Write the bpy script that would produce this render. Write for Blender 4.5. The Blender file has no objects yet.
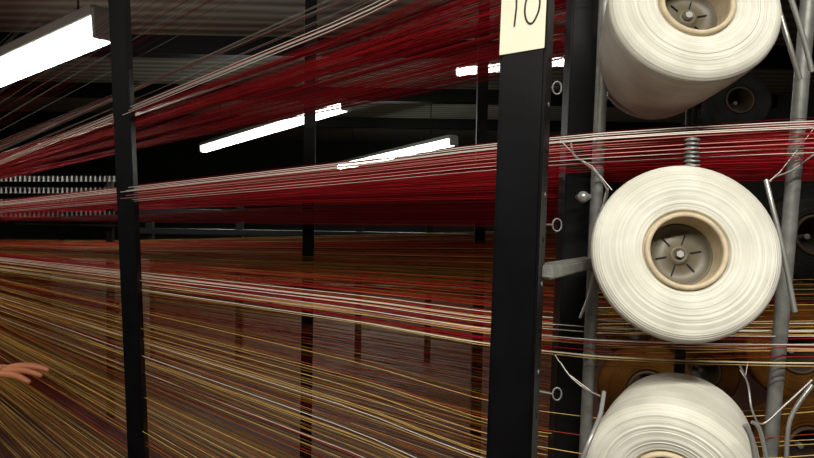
import bpy, bmesh, math, random
from mathutils import Vector, Matrix
random.seed(7)
S=bpy.context.scene
try: S.view_settings.view_transform='Standard'
except Exception: pass
F=600.0
CAM=Vector((0,0,1.5))
RM=(Matrix.Rotation(math.radians(87.5),3,'X')@Matrix.Rotation(math.radians(1.0),3,'Z'))
def P(u,v,d):
    return CAM+RM@Vector(((u-407)/F*d,(229-v)/F*d,-d))
cd=bpy.data.cameras.new('camera'); cd.lens=36*F/814; cd.clip_start=0.02
co=bpy.data.objects.new('camera',cd); S.collection.objects.link(co)
co.matrix_world=Matrix.Translation(CAM)@RM.to_4x4(); S.camera=co

# ---------------- materials
def mat(name,col,rough=.6,metal=0,emit=0,noise=0,nscale=30,bump=0,bscale=200,spec=.5):
    m=bpy.data.materials.new(name); m.use_nodes=True
    nt=m.node_tree; b=nt.nodes['Principled BSDF']
    b.inputs['Base Color'].default_value=(*col,1); b.inputs['Roughness'].default_value=rough
    b.inputs['Metallic'].default_value=metal; b.inputs['Specular IOR Level'].default_value=spec
    if emit:
        b.inputs['Emission Color'].default_value=(*col,1); b.inputs['Emission Strength'].default_value=emit
    tc=nt.nodes.new('ShaderNodeTexCoord')
    if noise:
        n=nt.nodes.new('ShaderNodeTexNoise'); n.inputs['Scale'].default_value=nscale; n.inputs['Detail'].default_value=5
        nt.links.new(tc.outputs['Object'],n.inputs['Vector'])
        r=nt.nodes.new('ShaderNodeValToRGB')
        r.color_ramp.elements[0].position=.3; r.color_ramp.elements[1].position=.7
        r.color_ramp.elements[0].color=(*[c*(1-noise) for c in col],1)
        r.color_ramp.elements[1].color=(*[min(1,c*(1+noise)) for c in col],1)
        nt.links.new(n.outputs['Fac'],r.inputs['Fac']); nt.links.new(r.outputs['Color'],b.inputs['Base Color'])
    if bump:
        n=nt.nodes.new('ShaderNodeTexNoise'); n.inputs['Scale'].default_value=bscale
        nt.links.new(tc.outputs['Object'],n.inputs['Vector'])
        bp=nt.nodes.new('ShaderNodeBump'); bp.inputs['Strength'].default_value=bump; bp.inputs['Distance'].default_value=.002
        nt.links.new(n.outputs['Fac'],bp.inputs['Height']); nt.links.new(bp.outputs['Normal'],b.inputs['Normal'])
    return m
M_black=mat('black_paint',(.003,.003,.004),.45,0,noise=.4,nscale=25,bump=.15,bscale=60,spec=.13)
M_dark=mat('dark_steel',(.008,.008,.009),.5,.1,spec=.2)
M_steel=mat('galvanised_steel',(.25,.255,.24),.45,.35,noise=.25,nscale=60)
M_wire=mat('wire_steel',(.38,.38,.36),.35,.5)
M_paper=mat('card_paper',(.84,.79,.62),.8,noise=.05,nscale=12)
M_ink=mat('ink',(.02,.02,.03),.7)
M_tube=mat('cardboard_tube',(.60,.50,.34),.75,noise=.12,nscale=80)
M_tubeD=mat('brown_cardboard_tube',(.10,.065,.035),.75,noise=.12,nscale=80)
M_plastic=mat('tan_plastic',(.13,.112,.075),.45,noise=.15,nscale=40)
M_lamp=mat('fluorescent_glow',(1,1,.94),.5,emit=9)
M_fix=mat('fixture_enamel',(.45,.47,.43),.4)
M_skin=mat('skin',(.55,.20,.09),.5,noise=.08,nscale=40)
M_shirt=mat('shirt_cloth',(.07,.09,.16),.9,noise=.2,nscale=80)
M_trs=mat('trouser_cloth',(.03,.03,.04),.9,noise=.2,nscale=80)
M_hair=mat('hair',(.02,.013,.01),.6)
M_eye=mat('eye_white',(.8,.8,.78),.3)
M_cab=mat('cabinet_grey',(.3,.31,.27),.5,noise=.1,nscale=5)
M_bob=mat('bobbin_plastic',(.12,.12,.115),.5)
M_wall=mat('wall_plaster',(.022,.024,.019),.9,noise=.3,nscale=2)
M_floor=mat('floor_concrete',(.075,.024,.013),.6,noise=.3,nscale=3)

def stripe_mat(name,c1,c2,scale,axis='X',rough=.7):
    m=bpy.data.materials.new(name); m.use_nodes=True; nt=m.node_tree; b=nt.nodes['Principled BSDF']
    b.inputs['Roughness'].default_value=rough
    tc=nt.nodes.new('ShaderNodeTexCoord'); w=nt.nodes.new('ShaderNodeTexWave')
    w.bands_direction=axis; w.inputs['Scale'].default_value=scale; w.inputs['Distortion'].default_value=.3
    r=nt.nodes.new('ShaderNodeValToRGB'); r.color_ramp.elements[0].color=(*c1,1); r.color_ramp.elements[1].color=(*c2,1)
    bp=nt.nodes.new('ShaderNodeBump'); bp.inputs['Strength'].default_value=.6; bp.inputs['Distance'].default_value=.03
    nt.links.new(tc.outputs['Object'],w.inputs['Vector']); nt.links.new(w.outputs['Fac'],r.inputs['Fac'])
    nt.links.new(r.outputs['Color'],b.inputs['Base Color']); nt.links.new(w.outputs['Fac'],bp.inputs['Height'])
    nt.links.new(bp.outputs['Normal'],b.inputs['Normal']); return m
M_ceil=stripe_mat('corrugated_ceiling',(.12,.135,.10),(.28,.305,.23),1.6,'Y')

def wound_mat(name,c1,c2):
    m=bpy.data.materials.new(name); m.use_nodes=True; nt=m.node_tree; b=nt.nodes['Principled BSDF']
    b.inputs['Roughness'].default_value=.95; b.inputs['Specular IOR Level'].default_value=.03
    tc=nt.nodes.new('ShaderNodeTexCoord'); sx=nt.nodes.new('ShaderNodeSeparateXYZ')
    nt.links.new(tc.outputs['Object'],sx.inputs[0])
    cx=nt.nodes.new('ShaderNodeCombineXYZ'); nt.links.new(sx.outputs['X'],cx.inputs['X']); nt.links.new(sx.outputs['Y'],cx.inputs['Y'])
    L=nt.nodes.new('ShaderNodeVectorMath'); L.operation='LENGTH'; nt.links.new(cx.outputs[0],L.inputs[0])
    c2x=nt.nodes.new('ShaderNodeCombineXYZ'); nt.links.new(L.outputs['Value'],c2x.inputs['X']); nt.links.new(sx.outputs['Z'],c2x.inputs['Y'])
    n=nt.nodes.new('ShaderNodeTexNoise'); n.inputs['Scale'].default_value=420; n.inputs['Detail'].default_value=3
    nt.links.new(c2x.outputs[0],n.inputs['Vector'])
    n2=nt.nodes.new('ShaderNodeTexNoise'); n2.inputs['Scale'].default_value=18; nt.links.new(tc.outputs['Object'],n2.inputs['Vector'])
    ad=nt.nodes.new('ShaderNodeMath'); ad.operation='ADD'; nt.links.new(n.outputs['Fac'],ad.inputs[0]); nt.links.new(n2.outputs['Fac'],ad.inputs[1])
    r=nt.nodes.new('ShaderNodeValToRGB'); r.color_ramp.elements[0].position=.38; r.color_ramp.elements[1].position=.6
    hf=nt.nodes.new('ShaderNodeMath'); hf.operation='MULTIPLY'; hf.inputs[1].default_value=.5; nt.links.new(ad.outputs[0],hf.inputs[0])
    r.color_ramp.elements[0].color=(*c1,1); r.color_ramp.elements[1].color=(*c2,1)
    nt.links.new(hf.outputs[0],r.inputs['Fac']); nt.links.new(r.outputs['Color'],b.inputs['Base Color'])
    bp=nt.nodes.new('ShaderNodeBump'); bp.inputs['Strength'].default_value=1; bp.inputs['Distance'].default_value=.002
    nt.links.new(n.outputs['Fac'],bp.inputs['Height']); nt.links.new(bp.outputs['Normal'],b.inputs['Normal']); return m
M_yarnW=wound_mat('wound_white_yarn',(.62,.61,.52),(.84,.83,.735))
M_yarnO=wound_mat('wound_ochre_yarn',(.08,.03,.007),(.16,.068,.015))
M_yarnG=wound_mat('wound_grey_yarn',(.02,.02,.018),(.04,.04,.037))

def link(ob,parent=None):
    S.collection.objects.link(ob)
    if parent: ob.parent=parent
    return ob
def empty(name):
    e=bpy.data.objects.new(name,None); S.collection.objects.link(e); return e
def from_bm(bm,name,m,parent=None,smooth=False):
    me=bpy.data.meshes.new(name); bmesh.ops.recalc_face_normals(bm,faces=bm.faces[:]); bm.to_mesh(me); bm.free()
    for mm in (m if isinstance(m,list) else [m]): me.materials.append(mm)
    if smooth:
        for p in me.polygons: p.use_smooth=True
    return link(bpy.data.objects.new(name,me),parent)
def frame(a,b,up=None):
    z=(b-a).normalized()
    up=up or (Vector((0,-1,0)) if abs(z.y)<.9 else Vector((0,0,1)))
    x=up.cross(z).normalized(); y=z.cross(x).normalized()
    return x,y,z
def beam(name,a,b,w,h,m,parent=None,rot=0,bevel=.002,up=None):
    x,y,z=frame(a,b,up)
    if rot:
        R=Matrix.Rotation(rot,3,z); x=R@x; y=R@y
    bm=bmesh.new()
    vs=[bm.verts.new(p+x*sx*w/2+y*sy*h/2) for p in (a,b) for sx,sy in((-1,-1),(1,-1),(1,1),(-1,1))]
    bm.faces.new(vs[:4]); bm.faces.new(vs[4:])
    for i in range(4): bm.faces.new((vs[i],vs[(i+1)%4],vs[4+(i+1)%4],vs[4+i]))
    if bevel: bmesh.ops.bevel(bm,geom=bm.edges[:],offset=bevel,segments=2,affect='EDGES')
    return from_bm(bm,name,m,parent)
def tube(name,pts,r,m,parent=None,cyc=False):
    cu=bpy.data.curves.new(name,'CURVE'); cu.dimensions='3D'; cu.bevel_depth=r; cu.bevel_resolution=3; cu.use_fill_caps=True
    sp=cu.splines.new('POLY'); sp.points.add(len(pts)-1)
    for q,p in zip(sp.points,pts): q.co=(*p,1)
    sp.use_cyclic_u=cyc
    cu.materials.append(m); 
    for s in cu.splines: s.use_smooth=True
    return link(bpy.data.objects.new(name,cu),parent)
def smooth_path(pts,n=8):
    out=[]
    q=[pts[0]]+pts+[pts[-1]]
    for i in range(1,len(q)-2):
        for k in range(n):
            t=k/n; a,b,c,d=q[i-1],q[i],q[i+1],q[i+2]
            out.append(.5*((2*b)+(c-a)*t+(2*a-5*b+4*c-d)*t*t+(3*b-a-3*c+d)*t**3))
    out.append(pts[-1]); return out
def lathe(name,prof,m,parent,seg=64):
    bm=bmesh.new(); rings=[]
    for r,z in prof:
        rings.append([bm.verts.new((r*math.cos(2*math.pi*i/seg),r*math.sin(2*math.pi*i/seg),z)) for i in range(seg)])
    for a,b in zip(rings,rings[1:]):
        for i in range(seg): bm.faces.new((a[i],a[(i+1)%seg],b[(i+1)%seg],b[i]))
    return from_bm(bm,name,m,parent,True)

# ---------------- room
def slab(name,x0,x1,y0,y1,z0,z1,m,parent=None):
    bm=bmesh.new(); bmesh.ops.create_cube(bm,size=1)
    for v in bm.verts: v.co=Vector(((x0+x1)/2+v.co.x*(x1-x0),(y0+y1)/2+v.co.y*(y1-y0),(z0+z1)/2+v.co.z*(z1-z0)))
    return from_bm(bm,name,m,parent)
X0,X1,Y0,Y1,H=-8,4.5,-3,14,2.9
slab('floor',X0,X1,Y0,Y1,-.1,0,M_floor)
slab('ceiling',X0,X1,Y0,Y1,H,H+.1,M_ceil)
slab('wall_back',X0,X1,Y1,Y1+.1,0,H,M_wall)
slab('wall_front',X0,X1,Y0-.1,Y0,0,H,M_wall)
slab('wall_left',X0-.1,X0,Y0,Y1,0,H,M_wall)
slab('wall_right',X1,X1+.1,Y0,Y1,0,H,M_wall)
for i,(yy) in enumerate((2.9,5.2,7.4,10)):
    slab('ceiling_beam',X0,X1,yy,yy+.16,H-.16,H,M_dark)

# ---------------- lights
def lamp(name,a,b,watts,w=.09,col=(.97,1,.90)):
    e=empty(name)
    x,y,z=frame(a,b,Vector((0,0,1)))
    upv=Vector((0,0,1))
    off=upv*(w*.5)
    beam('housing',a+off,b+off,w*.95,w*.35,M_fix,e,up=upv,bevel=.004)
    tube('tube_1',[a,b],w*.40,M_lamp,e)
    beam('end_cap_1',a-z*.03+off*.2,a+off*.2,w*.9,w*.9,M_fix,e,up=upv)
    beam('end_cap_2',b+off*.2,b+z*.03+off*.2,w*.9,w*.9,M_fix,e,up=upv)
    for i,t in enumerate((.15,.85)):
        p=a.lerp(b,t)
        tube('hanger_%d'%i,[p+off,Vector((p.x,p.y,H))],.006,M_dark,e)
    ld=bpy.data.lights.new(name+'_light','AREA'); ld.shape='RECTANGLE'; L=(b-a).length
    ld.size=L; ld.size_y=w*.8; ld.energy=watts; ld.color=col
    lo=bpy.data.objects.new('glow',ld); link(lo,e)
    xx=(b-a).normalized(); yy=Vector((0,0,1)).cross(xx).normalized(); zz=xx.cross(yy)
    mm=Matrix((xx,yy,zz)).transposed().to_4x4(); lo.matrix_world=Matrix.Translation((a+b)/2-zz*(w*.4))@mm
    return e
lamp('added_key_light',P(-40,92,4.1),P(106,30,3.1),38,.17)
lamp('added_key_light',P(204,149,8.0),P(345,107,5.8),28,.12)
lamp('added_key_light',P(340,167,10.5),P(453,142,7.4),28,.13)
lamp('added_key_light',P(457,72,5.0),P(590,59,4.7),16,.085)
lamp('added_key_light',Vector((-.9,-.7,2.55)),Vector((.7,-.4,2.55)),60,.1,(1,.95,.85))  # unseen key light, added overhead behind the camera to light the cones
lamp('added_key_light',Vector((-3.6,1.5,2.6)),Vector((-2.2,1.0,2.6)),22,.1,(1,.90,.74))  # out-of-view fill, added to brighten the yarns further back at left
w=bpy.data.worlds.new('world'); S.world=w; w.use_nodes=True
w.node_tree.nodes['Background'].inputs[0].default_value=(.55,.55,.45,1); w.node_tree.nodes['Background'].inputs[1].default_value=.07

# ---------------- creel frame (posts)
def ext(u0,v0,u1,v1,d):
    a=P(u0,v0,d); b=P(u1,v1,d)
    dirv=(a-b)
    t0=(0-b.z)/dirv.z; t1=(2.72-b.z)/dirv.z
    lo=b+dirv*t0; hi=b+dirv*t1
    hi=Vector((hi.x,(a.y+b.y)/2,hi.z)); lo=Vector((lo.x,(a.y+b.y)/2,lo.z))
    return lo,hi
creel=empty('yarn_creel_frame')
TH=math.radians(21)
lo,hi=ext(527,0,514,458,.62); beam('main_post',lo,hi,.046,.046,M_black,creel,rot=-TH,bevel=.003)
def post_at(z): return lo0+(hi0-lo0)*((z-lo0.z)/(hi0.z-lo0.z))
lo0,hi0=lo.copy(),hi.copy()
nf=Vector((-math.sin(TH),-math.cos(TH),0)); tg=Vector((math.cos(TH),-math.sin(TH),0))
lo,hi=ext(582,0,568,458,.90); beam('rear_post',lo,hi,.045,.04,M_dark,creel)
lo,hi=ext(124,0,134,458,1.5); beam('side_post_1',lo,hi,.040,.040,M_black,creel,rot=math.radians(8))
lo,hi=ext(313,0,304,458,2.2); beam('side_post_2',lo,hi,.042,.042,M_black,creel,rot=math.radians(8))
lo,hi=ext(483,0,476,458,2.9); beam('side_post_3',lo,hi,.05,.05,M_dark,creel)
lo,hi=ext(602,0,588,458,.84); tube('guide_tube_1',[lo,hi],.0085,M_steel,creel)
lo,hi=ext(802,0,776,458,.84); tube('guide_tube_2',[lo,hi],.0100,M_steel,creel)
lo,hi=ext(692,0,680,458,.92); tube('guide_tube_3',[lo,hi],.008,M_dark,creel)
beam('bracket',P(541,272,.62),P(592,262,.84),.024,.014,M_steel,creel,up=Vector((0,0,1)))
beam('top_rail',Vector((-.9,1.55,2.7)),Vector((1.6,.62,2.7)),.05,.05,M_black,creel)
for v in (88,225,394):
    p=P(557,v,.66)
    tube('eyelet',[p+Vector((math.cos(t)*.005,0,math.sin(t)*.007)) for t in [i*math.pi/6 for i in range(12)]],.0009,M_steel,creel,cyc=True)
    tube('eyelet_stem',[p-Vector((.005,0,0)),p-Vector((.022,-.01,0))],.0012,M_steel,creel)
sn=Vector((math.cos(TH),-math.sin(TH),0))
for v in (60,105,150,195,240,285,330,375,420):
    z=P(549,v,.61).z; p=post_at(z)+sn*.0232-nf*.002
    tube('post_hole',[p,p+sn*.0008],.0028,M_steel if v%2 else M_dark,creel)

# number card, taped to the front face of the post
card=empty('number_card')
def cp(du,dv,off=0.0):
    zc=P(523,15,.597).z
    z=zc-dv/1000; c=post_at(z)
    return Vector((c.x,c.y,z))+nf*(.0236+off)+tg*(du/1000)
bm=bmesh.new(); q=[cp(-22.5,-42),cp(21.5,-44),cp(21,36),cp(-23,40)]
a=[bm.verts.new(x+nf*.0006) for x in q]; b=[bm.verts.new(x) for x in q]
bm.faces.new(a); bm.faces.new(b[::-1])
for i in range(4): bm.faces.new((a[i],a[(i+1)%4],b[(i+1)%4],b[i]))
from_bm(bm,'card',M_paper,card)
tube('digit_one',[cp(-8,-22,.001),cp(-7.5,-5,.001),cp(-9,13,.001)],.0009,M_ink,card)
tube('digit_zero',smooth_path([cp(x-2,y+1,.001) for x,y in ((9,-20),(4,-12),(3,0),(6,9),(11,10),(16,0),(17,-11),(13,-19),(9,-20))]),.0009,M_ink,card)

# ---------------- yarn cones
def cone(name,c,nrm,R,L,my,holder=True,seg=72,tp=.26,hr=.42):
    e=empty(name)
    z=nrm.normalized(); x=Vector((0,0,1)).cross(z).normalized(); y=z.cross(x)
    e.matrix_world=Matrix.Translation(c)@Matrix((x,y,z)).transposed().to_4x4()
    h=R*hr
    prof=[(h+.001,-.004),(h+.004,.001)]
    N=18
    for i in range(N+1):
        t=i/N; prof.append((h+.004+(R-.008-h-.004)*t,.0015+.003*math.sin(math.pi*t)+.0009*math.sin(i*2.3)))
    prof+=[(R-.004,-.001),(R-.001,-.005),(R,-.011)]
    for i in range(1,17):
        t=i/16; prof.append((R-(R*tp)*t+.002*math.sin(math.pi*t)+.0005*math.sin(i*2.7),-.011-(L-.02)*t))
    prof+=[(R*(1-tp)-.004,-L),(h*.7,-L)]
    lathe('wound_yarn',prof,my,e,seg)
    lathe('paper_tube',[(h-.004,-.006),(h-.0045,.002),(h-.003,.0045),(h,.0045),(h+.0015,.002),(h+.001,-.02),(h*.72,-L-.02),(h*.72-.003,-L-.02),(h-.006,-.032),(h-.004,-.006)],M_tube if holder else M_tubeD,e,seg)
    if holder:
        d0=-.032
        lathe('holder_disc',[(0.0001,d0+.003),(.006,d0+.003),(.007,d0+.006),(.010,d0+.006),(.011,d0),(h*.80,d0),(h*.82,d0+.003),(h*.87,d0+.003),(h*.87,d0-.01)],M_plastic,e,seg)
        for i in range(6):
            an=i*math.pi/3+.2
            d=Vector((math.cos(an),math.sin(an),0))
            beam('rib_%d'%i,d*.014+Vector((0,0,d0+.001)),d*h*.6+Vector((0,0,d0+.001)),.0012,.002,M_dark,e,bevel=0,up=Vector((0,0,1)))
        bm=bmesh.new(); bmesh.ops.create_cone(bm,cap_ends=True,segments=6,radius1=.0045,radius2=.0045,depth=.006,matrix=Matrix.Translation((0,0,d0+.007)))
        from_bm(bm,'spindle_nut',M_wire,e)
    tube('spindle',[Vector((0,0,-.032)),Vector((0,0,-L-.06))],.006,M_steel,e)
    return e
cone('yarn_cone',P(697,3,.70),Vector((-.05,-1,.32)),.099,.165,M_yarnW)
cone('yarn_cone',P(686,251,.69),Vector((-.16,-1,.24)),.1045,.065,M_yarnW,tp=.38)
cone('yarn_cone',P(668,487,.68),Vector((-.55,-1,-.10)),.095,.15,M_yarnW,tp=.09)
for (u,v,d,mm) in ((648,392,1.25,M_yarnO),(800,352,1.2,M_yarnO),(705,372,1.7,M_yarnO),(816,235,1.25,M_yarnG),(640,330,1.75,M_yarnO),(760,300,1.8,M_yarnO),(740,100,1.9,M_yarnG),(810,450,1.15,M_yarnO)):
    cone('yarn_cone',P(u,v,d),Vector((-.1,-1,.15)),.1,.13,mm,False,32)

# ---------------- wire thread guides
def wire(name,pts,r=.0016,parent=None): return tube(name,smooth_path(pts,6),r,M_wire,parent)
g=empty('thread_guide_wires')
wire('hook_1',[P(571,143,.80),P(574,155,.79),P(583,162,.78),P(595,172,.78),P(607,190,.78),P(604,205,.80)],.0014,g)
wire('clamp_1',[P(608,188,.80),P(601,215,.80),P(597,245,.80),P(590,290,.80),P(580,318,.8)],.002,g)
wire('clamp_2',[P(766,180,.76),P(772,205,.75),P(783,250,.74),P(795,312,.73)],.003,g)
wire('clamp_3',[P(776,0,.74),P(788,40,.73),P(800,80,.73)],.003,g)
wire('clamp_4',[P(790,-5,.70),P(804,40,.70),P(812,72,.70)],.003,g)
wire('clamp_5',[P(604,392,.62),P(600,415,.60),P(590,440,.58),P(580,465,.58)],.0022,g)
wire('clamp_6',[P(745,425,.60),P(752,440,.60),P(758,475,.60)],.0028,g)
wire('clamp_7',[P(752,422,.61),P(760,430,.61),P(768,465,.61)],.002,g)
wire('hook_2',[P(740,366,.78),P(748,385,.78),P(752,410,.77),P(762,424,.77),P(785,405,.77),P(812,380,.77)],.0014,g)
wire('hook_3',[P(560,362,.80),P(570,376,.79),P(584,388,.78),P(600,396,.76)],.0012,g)
wire('hook_4',[P(770,182,.80),P(775,177,.80),P(792,170,.80),P(820,150,.80)],.0012,g)
wire('hook_5',[P(614,-5,.83),P(615,60,.83),P(606,100,.83)],.0018,g)
wire('arm_1',[P(812,385,.80),P(790,420,.80),P(786,470,.80)],.003,g)
tube('spring_post',[P(692,138,.74),P(690,176,.74)],.006,M_steel,g)
for i in range(8): 
    c=P(692,140+i*4.3,.74)
    tube('spring_coil_%d'%i,[c+Vector((math.cos(t)*.008,math.sin(t)*.008,0)) for t in [k*math.pi/6 for k in range(12)]],.0014,M_wire,g,cyc=True)
bm=bmesh.new(); bmesh.ops.create_uvsphere(bm,u_segments=20,v_segments=12,radius=.008,matrix=Matrix.Translation(P(583,197,.80)))
bmesh.ops.create_cone(bm,cap_ends=True,segments=16,radius1=.004,radius2=.004,depth=.05,matrix=Matrix.Translation(P(583,197,.825))@Matrix.Rotation(math.pi/2,4,'X'))
from_bm(bm,'ball_knob',M_wire,g,True)

# ---------------- warp yarns (hair-curve strands)
C={'red':mat('yarn_red',(.38,.006,.010),.7,spec=.2),'dred':mat('yarn_dark_red',(.16,.003,.008),.8,spec=.12),
   'white':mat('yarn_white',(.95,.87,.78),.5,spec=.5),'pink':mat('yarn_pink',(.80,.34,.30),.6,spec=.3),
   'yel':mat('yarn_yellow',(.80,.53,.16),.6,spec=.35),'gold':mat('yarn_gold',(.40,.19,.02),.6,spec=.25),'olive':mat('yarn_olive',(.14,.11,.02),.7,spec=.15),
   'orange':mat('yarn_orange',(.52,.05,.012),.7,spec=.2),'grey':mat('yarn_grey',(.33,.31,.27),.8,spec=.2)}
TH_={k:[] for k in C}
def thread(pts,r,k):
    out=[]
    for a,b in zip(pts,pts[1:]):
        n=max(1,int((b-a).length/.45))
        for i in range(n): out.append(a.lerp(b,i/n))
    out.append(pts[-1]); TH_[k].append((out,r))
def pick(d):
    t=random.random(); s=0
    for k,w in d.items():
        s+=w
        if t<=s: return k
    return k
G=random.gauss
near=[('H',-510,190,8,60,10,{'grey':1}),
      ('G',-295,204,22,70,8,{'grey':.5,'dred':.5}),
      ('C',-82,224,4,6,1.5,{'white':1}),
      ('C2',-125,219,7,22,3,{'white':.15,'grey':.85}),
      ('Cr',-66,222,36,36,5,{'dred':.5,'red':.5}),
      ('A',136,221,4,4,1.5,{'white':1}),
      ('A2',152,223,6,12,3,{'white':.4,'pink':.6}),
      ('Ar',150,222,54,21,5,{'red':.72,'dred':.25,'pink':.03}),
      ('B',350,245,20,14,4,{'white':.45,'yel':.35,'red':.2}),
      ('D',530,254,24,100,10,{'white':.12,'yel':.58,'gold':.2,'orange':.1}),
      ('E',790,268,26,120,12,{'white':.05,'yel':.5,'gold':.35,'orange':.1}),
      ('F',1040,284,18,100,12,{'yel':.5,'gold':.4,'orange':.1})]
for (nm,yc,yr,n,sc,sr,cols) in near:
    for i in range(n):
        t=(i+.5)/n*2-1
        k=pick(cols)
        white=nm in('A','C','A2')
        a=P(-150,yr+sr*t+G(0,.25),3.35 if white else 3.5+.1*t)
        dd=.76+.02*math.sin(i*1.7) if white else .86+.06*math.sin(i*1.7)
        m=P(598,203+(yc+sc*t+G(0,.8)-203)*.8/dd*(1 if not white else dd/.8),dd)
        yy=(yc+sc*t*1.3-203-18*(1 if yc<203 else -.3))
        e=P(980,203+yy*.8/dd*(1 if not white else dd/.8),dd+.05)
        r={'white':.0006,'yel':.00055,'pink':.00055}.get(k,.00045)
        if nm=='A2': r=.0005
        elif white: r=.00068
        elif nm=='B' and k=='white': r=.0007
        thread([a,m,e],r,k)
def band(d,z,n,sz,cols,yr,sr,far,dj=.08,r=.00055):
    for j in range(n):
        t=(j+.5)/n*2-1
        dd=d+dj*t; zc=z+sz*t+G(0,sz*.08)
        x=(577-407)/F*dd+.01*t
        a=P(-150,yr+sr*t+G(0,.4),far+.25*t)
        thread([a,Vector((x,dd,zc))],r,pick(cols))
for d,z,n,c in ((1.02,1.87,54,{'red':.45,'dred':.55}),(1.2,1.87,60,{'red':.5,'dred':.5}),(1.38,1.87,56,{'red':.45,'dred':.55}),
                (1.3,2.15,20,{'grey':.4,'dred':.6}),(1.6,2.15,50,{'red':.25,'dred':.72,'grey':.03}),(1.9,2.15,50,{'dred':.8,'red':.2}),(2.6,2.15,14,{'dred':1}),
                (2.4,2.43,16,{'grey':.8,'dred':.2})):
    band(d,z,n,.06,c,212-(z-1.87)*12,7,3.8+d*.3)
for ci in range(12):
    d=1.0+ci*.24
    c=[{'red':.6,'dred':.4},{'dred':.9,'red':.1},{'red':.35,'dred':.65}][ci%3]
    zc=min(1.60,1.5+.095*d-.045)
    band(d,zc,66,.055 if ci>2 else .04,c,217+ci*.4,6,3.7+ci*.14,r=.0007)
    if ci>1: band(d,1.49,40,.04,{'dred':.85,'red':.15},222,4,3.7+ci*.14,r=.0007)
seqB=['red','gold','olive','orange','gold','orange','red','orange','olive','red','olive','gold']
seqL=['gold','olive','orange','olive','gold','olive','gold','olive','orange','olive','gold','olive']
for ci in range(12):
    d=1.0+ci*.24
    c=seqB[ci]; band(d,1.31,36,.045,{c:.73,'yel':.05,'dred':.22},240+ci*.3,5,3.7+ci*.14)
    for li,z in enumerate((1.03,.75,.47,.2)):
        c=seqL[(ci+li*5)%12]
        if ci%4==0: r_={'yel':.2,'gold':.8}
        else: r_={c:.76,'yel':.02,'olive':.14,'dred':.08}
        band(d,z,22,.06,r_,252+li*5+ci*.3,9,3.7+ci*.14,r=.00045)
for ci in range(4):
    d=1.0+ci*.24
    for z,c in ((1.5+.085*d,{'red':.5,'dred':.5}),(1.31,{'red':.35,'yel':.3,'gold':.35})):
        n=54 if z>1.5 else 16
        for j in range(n):
            t=j/n*2-1; dd=d+.08*t; zc=z+.06*t*(.8 if z>1.5 else 1)
            thread([Vector(((577-407)/F*dd,dd,zc)),Vector((1.5,dd+.05,zc+.03))],.00055,pick(c))
ys=empty('warp_yarns')
for k,L in TH_.items():
    if not L: continue
    hc=bpy.data.hair_curves.new('yarns_'+k)
    hc.add_curves([len(p) for p,r in L])
    pos=[];rad=[]
    for p,r in L:
        for q in p: pos+=[q.x,q.y,q.z]; rad.append(r)
    hc.attributes['position'].data.foreach_set('vector',pos)
    at=hc.attributes.get('radius') or hc.attributes.new('radius','FLOAT','POINT')
    at.data.foreach_set('value',rad)
    hc.materials.append(C[k])
    link(bpy.data.objects.new('yarns_'+k,hc),ys)

st=empty('feed_threads')
for i,pts in enumerate(([P(560,140,.8),P(578,158,.8),P(592,166,.8),P(612,190,.78)],[P(555,355,.8),P(566,372,.8),P(592,392,.78)],[P(768,182,.76),P(780,172,.8),P(814,128,.85)],[P(740,370,.78),P(745,378,.78),P(748,362,.8)])):
    tube('thread_%d'%i,pts,.0006,C['white'],st)

# ---------------- far reed / bobbin bank at left
reed=empty('warping_reed')
for i,v in enumerate((176,187,199,211,223)):
    beam('rail_%d'%i,P(-120,v-2,4.0),P(118,v+3,4.0),.014,.014,M_dark,reed)
bm=bmesh.new()
for r in range(4):
    for i in range(50):
        u=-116+i*4.7
        p=P(u,178.5+r*11.7,3.99)
        bmesh.ops.create_cone(bm,cap_ends=True,segments=8,radius1=.007,radius2=.004,depth=.035,matrix=Matrix.Translation(p))
        bmesh.ops.create_cone(bm,cap_ends=True,segments=8,radius1=.010,radius2=.010,depth=.004,matrix=Matrix.Translation(p-Vector((0,0,.018))))
from_bm(bm,'bobbins',M_bob,reed)
for u in (-110,110):
    p=P(u,176,4.02); beam('leg',Vector((p.x,p.y,0)),p,.04,.04,M_dark,reed)

# ---------------- background racks
bg=empty('background_rack')
for u in (150,240,360,430,510,560):
    p=P(u,200,5.6); beam('upright',Vector((p.x,p.y,0)),Vector((p.x,p.y,1.5)),.06,.06,M_dark,bg)
for z in (1.38,1.2,.7):
    a=P(130,200,5.6); b=P(620,200,5.6)
    beam('shadow_rail',Vector((a.x,a.y-.05,z)),Vector((b.x,b.y-.05,z)),.05,.1,M_dark,bg)  # dark frame rails; the upper ones also stand in for a shadow band
cab=empty('control_cabinet')
p=P(85,300,4.9)
slab('cabinet_body',p.x-.35,p.x+.3,5.0,5.4,0,.95,M_cab,cab)
slab('cabinet_door',p.x-.31,p.x+.26,4.985,5.0,.08,.9,M_cab,cab)
slab('cabinet_handle',p.x+.2,p.x+.22,4.96,4.985,.5,.62,M_dark,cab)

# ---------------- worker
wk=empty('textile_worker')
def skin(name,verts,edges,rad,m,root=0,sub=2):
    me=bpy.data.meshes.new(name); me.from_pydata([tuple(v) for v in verts],edges,[])
    ob=bpy.data.objects.new(name,me); link(ob,wk); me.materials.append(m)
    md=ob.modifiers.new('skin','SKIN'); md.use_smooth_shade=True
    for i,r in enumerate(rad):
        sv=me.skin_vertices[0].data[i]; sv.radius=r if isinstance(r,tuple) else (r,r); sv.use_root=(i==root)
    s=ob.modifiers.new('sub','SUBSURF'); s.levels=sub; s.render_levels=sub
    return ob
tip=P(48,372,1.6); dr=Vector((.985,.16,-.02)).normalized(); sd=Vector((-.16,.985,0)).normalized(); upv=Vector((0,0,1))
W=tip-dr*.185
def hp(f,s,u): return W+dr*f+sd*s+upv*u
el=Vector((W.x-.25,W.y-.04,W.z-.01)); sh=Vector((el.x-.16,el.y-.02,el.z+.26))
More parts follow.
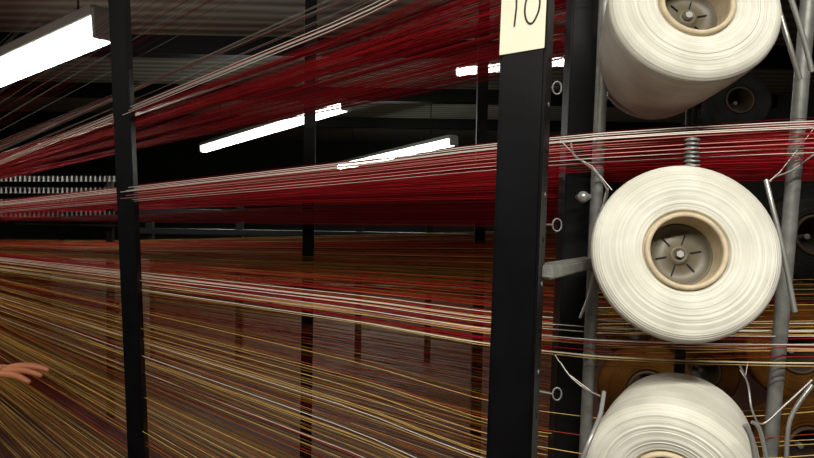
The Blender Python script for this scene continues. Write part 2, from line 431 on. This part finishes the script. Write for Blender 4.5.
V=[hp(-.02,0,0),el.lerp(W,.5),el,hp(.03,0,.004),hp(.06,0,.006),hp(.088,0,.005)]
skin('forearm_palm',V,[(2,1),(1,0),(0,3),(3,4),(4,5)],[(.024,.02),(.034,.032),(.04,.04),(.036,.015),(.042,.013),(.040,.011)],M_skin)
for i,(s,L,du) in enumerate(((.030,.075,.004),(.011,.088,.010),(-.010,.082,.004),(-.030,.064,-.004))):
    b=hp(.07,s*.9,.004)
    k1=hp(.098,s*1.05,.006+du*.6); k2=k1+dr*L*.45+sd*s*.22+upv*(-.002+du*.3); k3=k2+dr*L*.3+sd*s*.1+upv*(-.008+du*.2); k4=k3+dr*L*.22-upv*.008
    skin('finger_%d'%i,[b,k1,k2,k3,k4],[(0,1),(1,2),(2,3),(3,4)],[.009,.0095,.0085,.008,.0062],M_skin)
skin('thumb',[hp(.02,.018,-.004),hp(.045,.045,-.012),hp(.075,.062,-.02),hp(.1,.066,-.024)],[(0,1),(1,2),(2,3)],[.014,.013,.011,.008],M_skin)
bx,by=sh.x-.02,sh.y+.19
pel=Vector((bx-.02,by,.95)); 
T=[pel,Vector((bx,by,1.08)),Vector((bx,by,1.25)),Vector((bx,by,1.40)),Vector((bx,by,1.50)),
   sh+Vector((0,0,.03)),sh.lerp(el,.55),el.lerp(sh,.12),
   Vector((bx,by+.19,sh.z+.03)),Vector((bx-.03,by+.26,sh.z-.22)),Vector((bx+.02,by+.27,sh.z-.32))]
T[3].z=sh.z+.02; T[2].z=sh.z-.12; T[4].z=sh.z+.09
skin('shirt',T,[(0,1),(1,2),(2,3),(3,4),(3,5),(5,6),(6,7),(3,8),(8,9),(9,10)],[(.11,.15),(.10,.14),(.11,.16),(.09,.13),.06,.062,.052,.047,.062,.052,.047],M_shirt)
lw=Vector((bx+.06,by+.26,sh.z-.55))
skin('left_arm',[T[9],T[10],lw,lw+Vector((.02,0,-.09))],[(0,1),(1,2),(2,3)],[.04,.038,.026,(.034,.018)],M_skin)
for i in range(4):
    b=lw+Vector((.045-.024*i+.0,0,-.10)); skin('left_finger_%d'%i,[b+Vector((0,0,.03)),b+Vector((0,-.004,-.03)),b+Vector((-.004,-.016,-.065))],[(0,1),(1,2)],[.009,.009,.007],M_skin)
skin('left_thumb',[lw+Vector((.03,0,-.04)),lw+Vector((.06,-.01,-.08)),lw+Vector((.062,-.02,-.12))],[(0,1),(1,2)],[.013,.011,.008],M_skin)
L=[pel+Vector((0,0,.02))]
E=[];R_=[(.12,.15)]
for s in (-1,1):
    i=len(L); L+=[Vector((bx-.02,by+s*.09,.84)),Vector((bx,by+s*.1,.5)),Vector((bx-.03,by+s*.11,.08))]
    E+=[(0,i),(i,i+1),(i+1,i+2)]; R_+=[.095,.065,.055]
skin('trousers',L,E,R_,M_trs)
for s in (-1,1):
    skin('shoe_%d'%(s+1),[Vector((bx-.07,by+s*.11,.05)),Vector((bx+.06,by+s*.115,.045)),Vector((bx+.17,by+s*.12,.035))],[(0,1),(1,2)],[(.045,.045),(.042,.04),(.035,.03)],M_dark)
hz=T[4].z+.16
skin('neck',[T[4]-Vector((0,0,.02)),Vector((bx+.02,by,hz-.06))],[(0,1)],[.055,.05],M_skin)
bm=bmesh.new(); bmesh.ops.create_uvsphere(bm,u_segments=32,v_segments=24,radius=1)
for v in bm.verts:
    x,y,z=v.co; wdt=.076*(1-.18*max(0,-z)); v.co=Vector((x*.095*(1-.1*max(0,-z)),y*wdt,z*.118))
    if x>.9 and -.35<z<.15: v.co.x+=.018*(1-abs(z+.15)*1.8)
from_bm(bm,'head',M_skin,wk,True).location=(bx+.03,by,hz)
bm=bmesh.new(); bmesh.ops.create_uvsphere(bm,u_segments=32,v_segments=24,radius=1)
bmesh.ops.delete(bm,geom=[v for v in bm.verts if v.co.z<.25 and v.co.x>-.1 or v.co.z<-.5],context='VERTS')
for v in bm.verts: v.co=Vector((v.co.x*.102-.004,v.co.y*.084,v.co.z*.127))
from_bm(bm,'hair',M_hair,wk,True).location=(bx+.03,by,hz)
for s in (-1,1):
    bm=bmesh.new(); bmesh.ops.create_uvsphere(bm,u_segments=12,v_segments=8,radius=.012)
    from_bm(bm,'eye_%d'%(s+1),M_eye,wk,True).location=(bx+.108,by+s*.03,hz+.005)
    bm=bmesh.new(); bmesh.ops.create_uvsphere(bm,u_segments=12,v_segments=8,radius=.006)
    from_bm(bm,'iris_%d'%(s+1),M_hair,wk,True).location=(bx+.117,by+s*.03,hz+.005)
    bm=bmesh.new(); bmesh.ops.create_uvsphere(bm,u_segments=12,v_segments=8,radius=1)
    for v in bm.verts: v.co=Vector((v.co.x*.017,v.co.y*.008,v.co.z*.03))
    from_bm(bm,'ear_%d'%(s+1),M_skin,wk,True).location=(bx+.02,by+s*.078,hz-.005)
skin('mouth',[Vector((bx+.112,by-.022,hz-.06)),Vector((bx+.118,by,hz-.058)),Vector((bx+.112,by+.022,hz-.06))],[(0,1),(1,2)],[.003,.006,.003],M_skin)
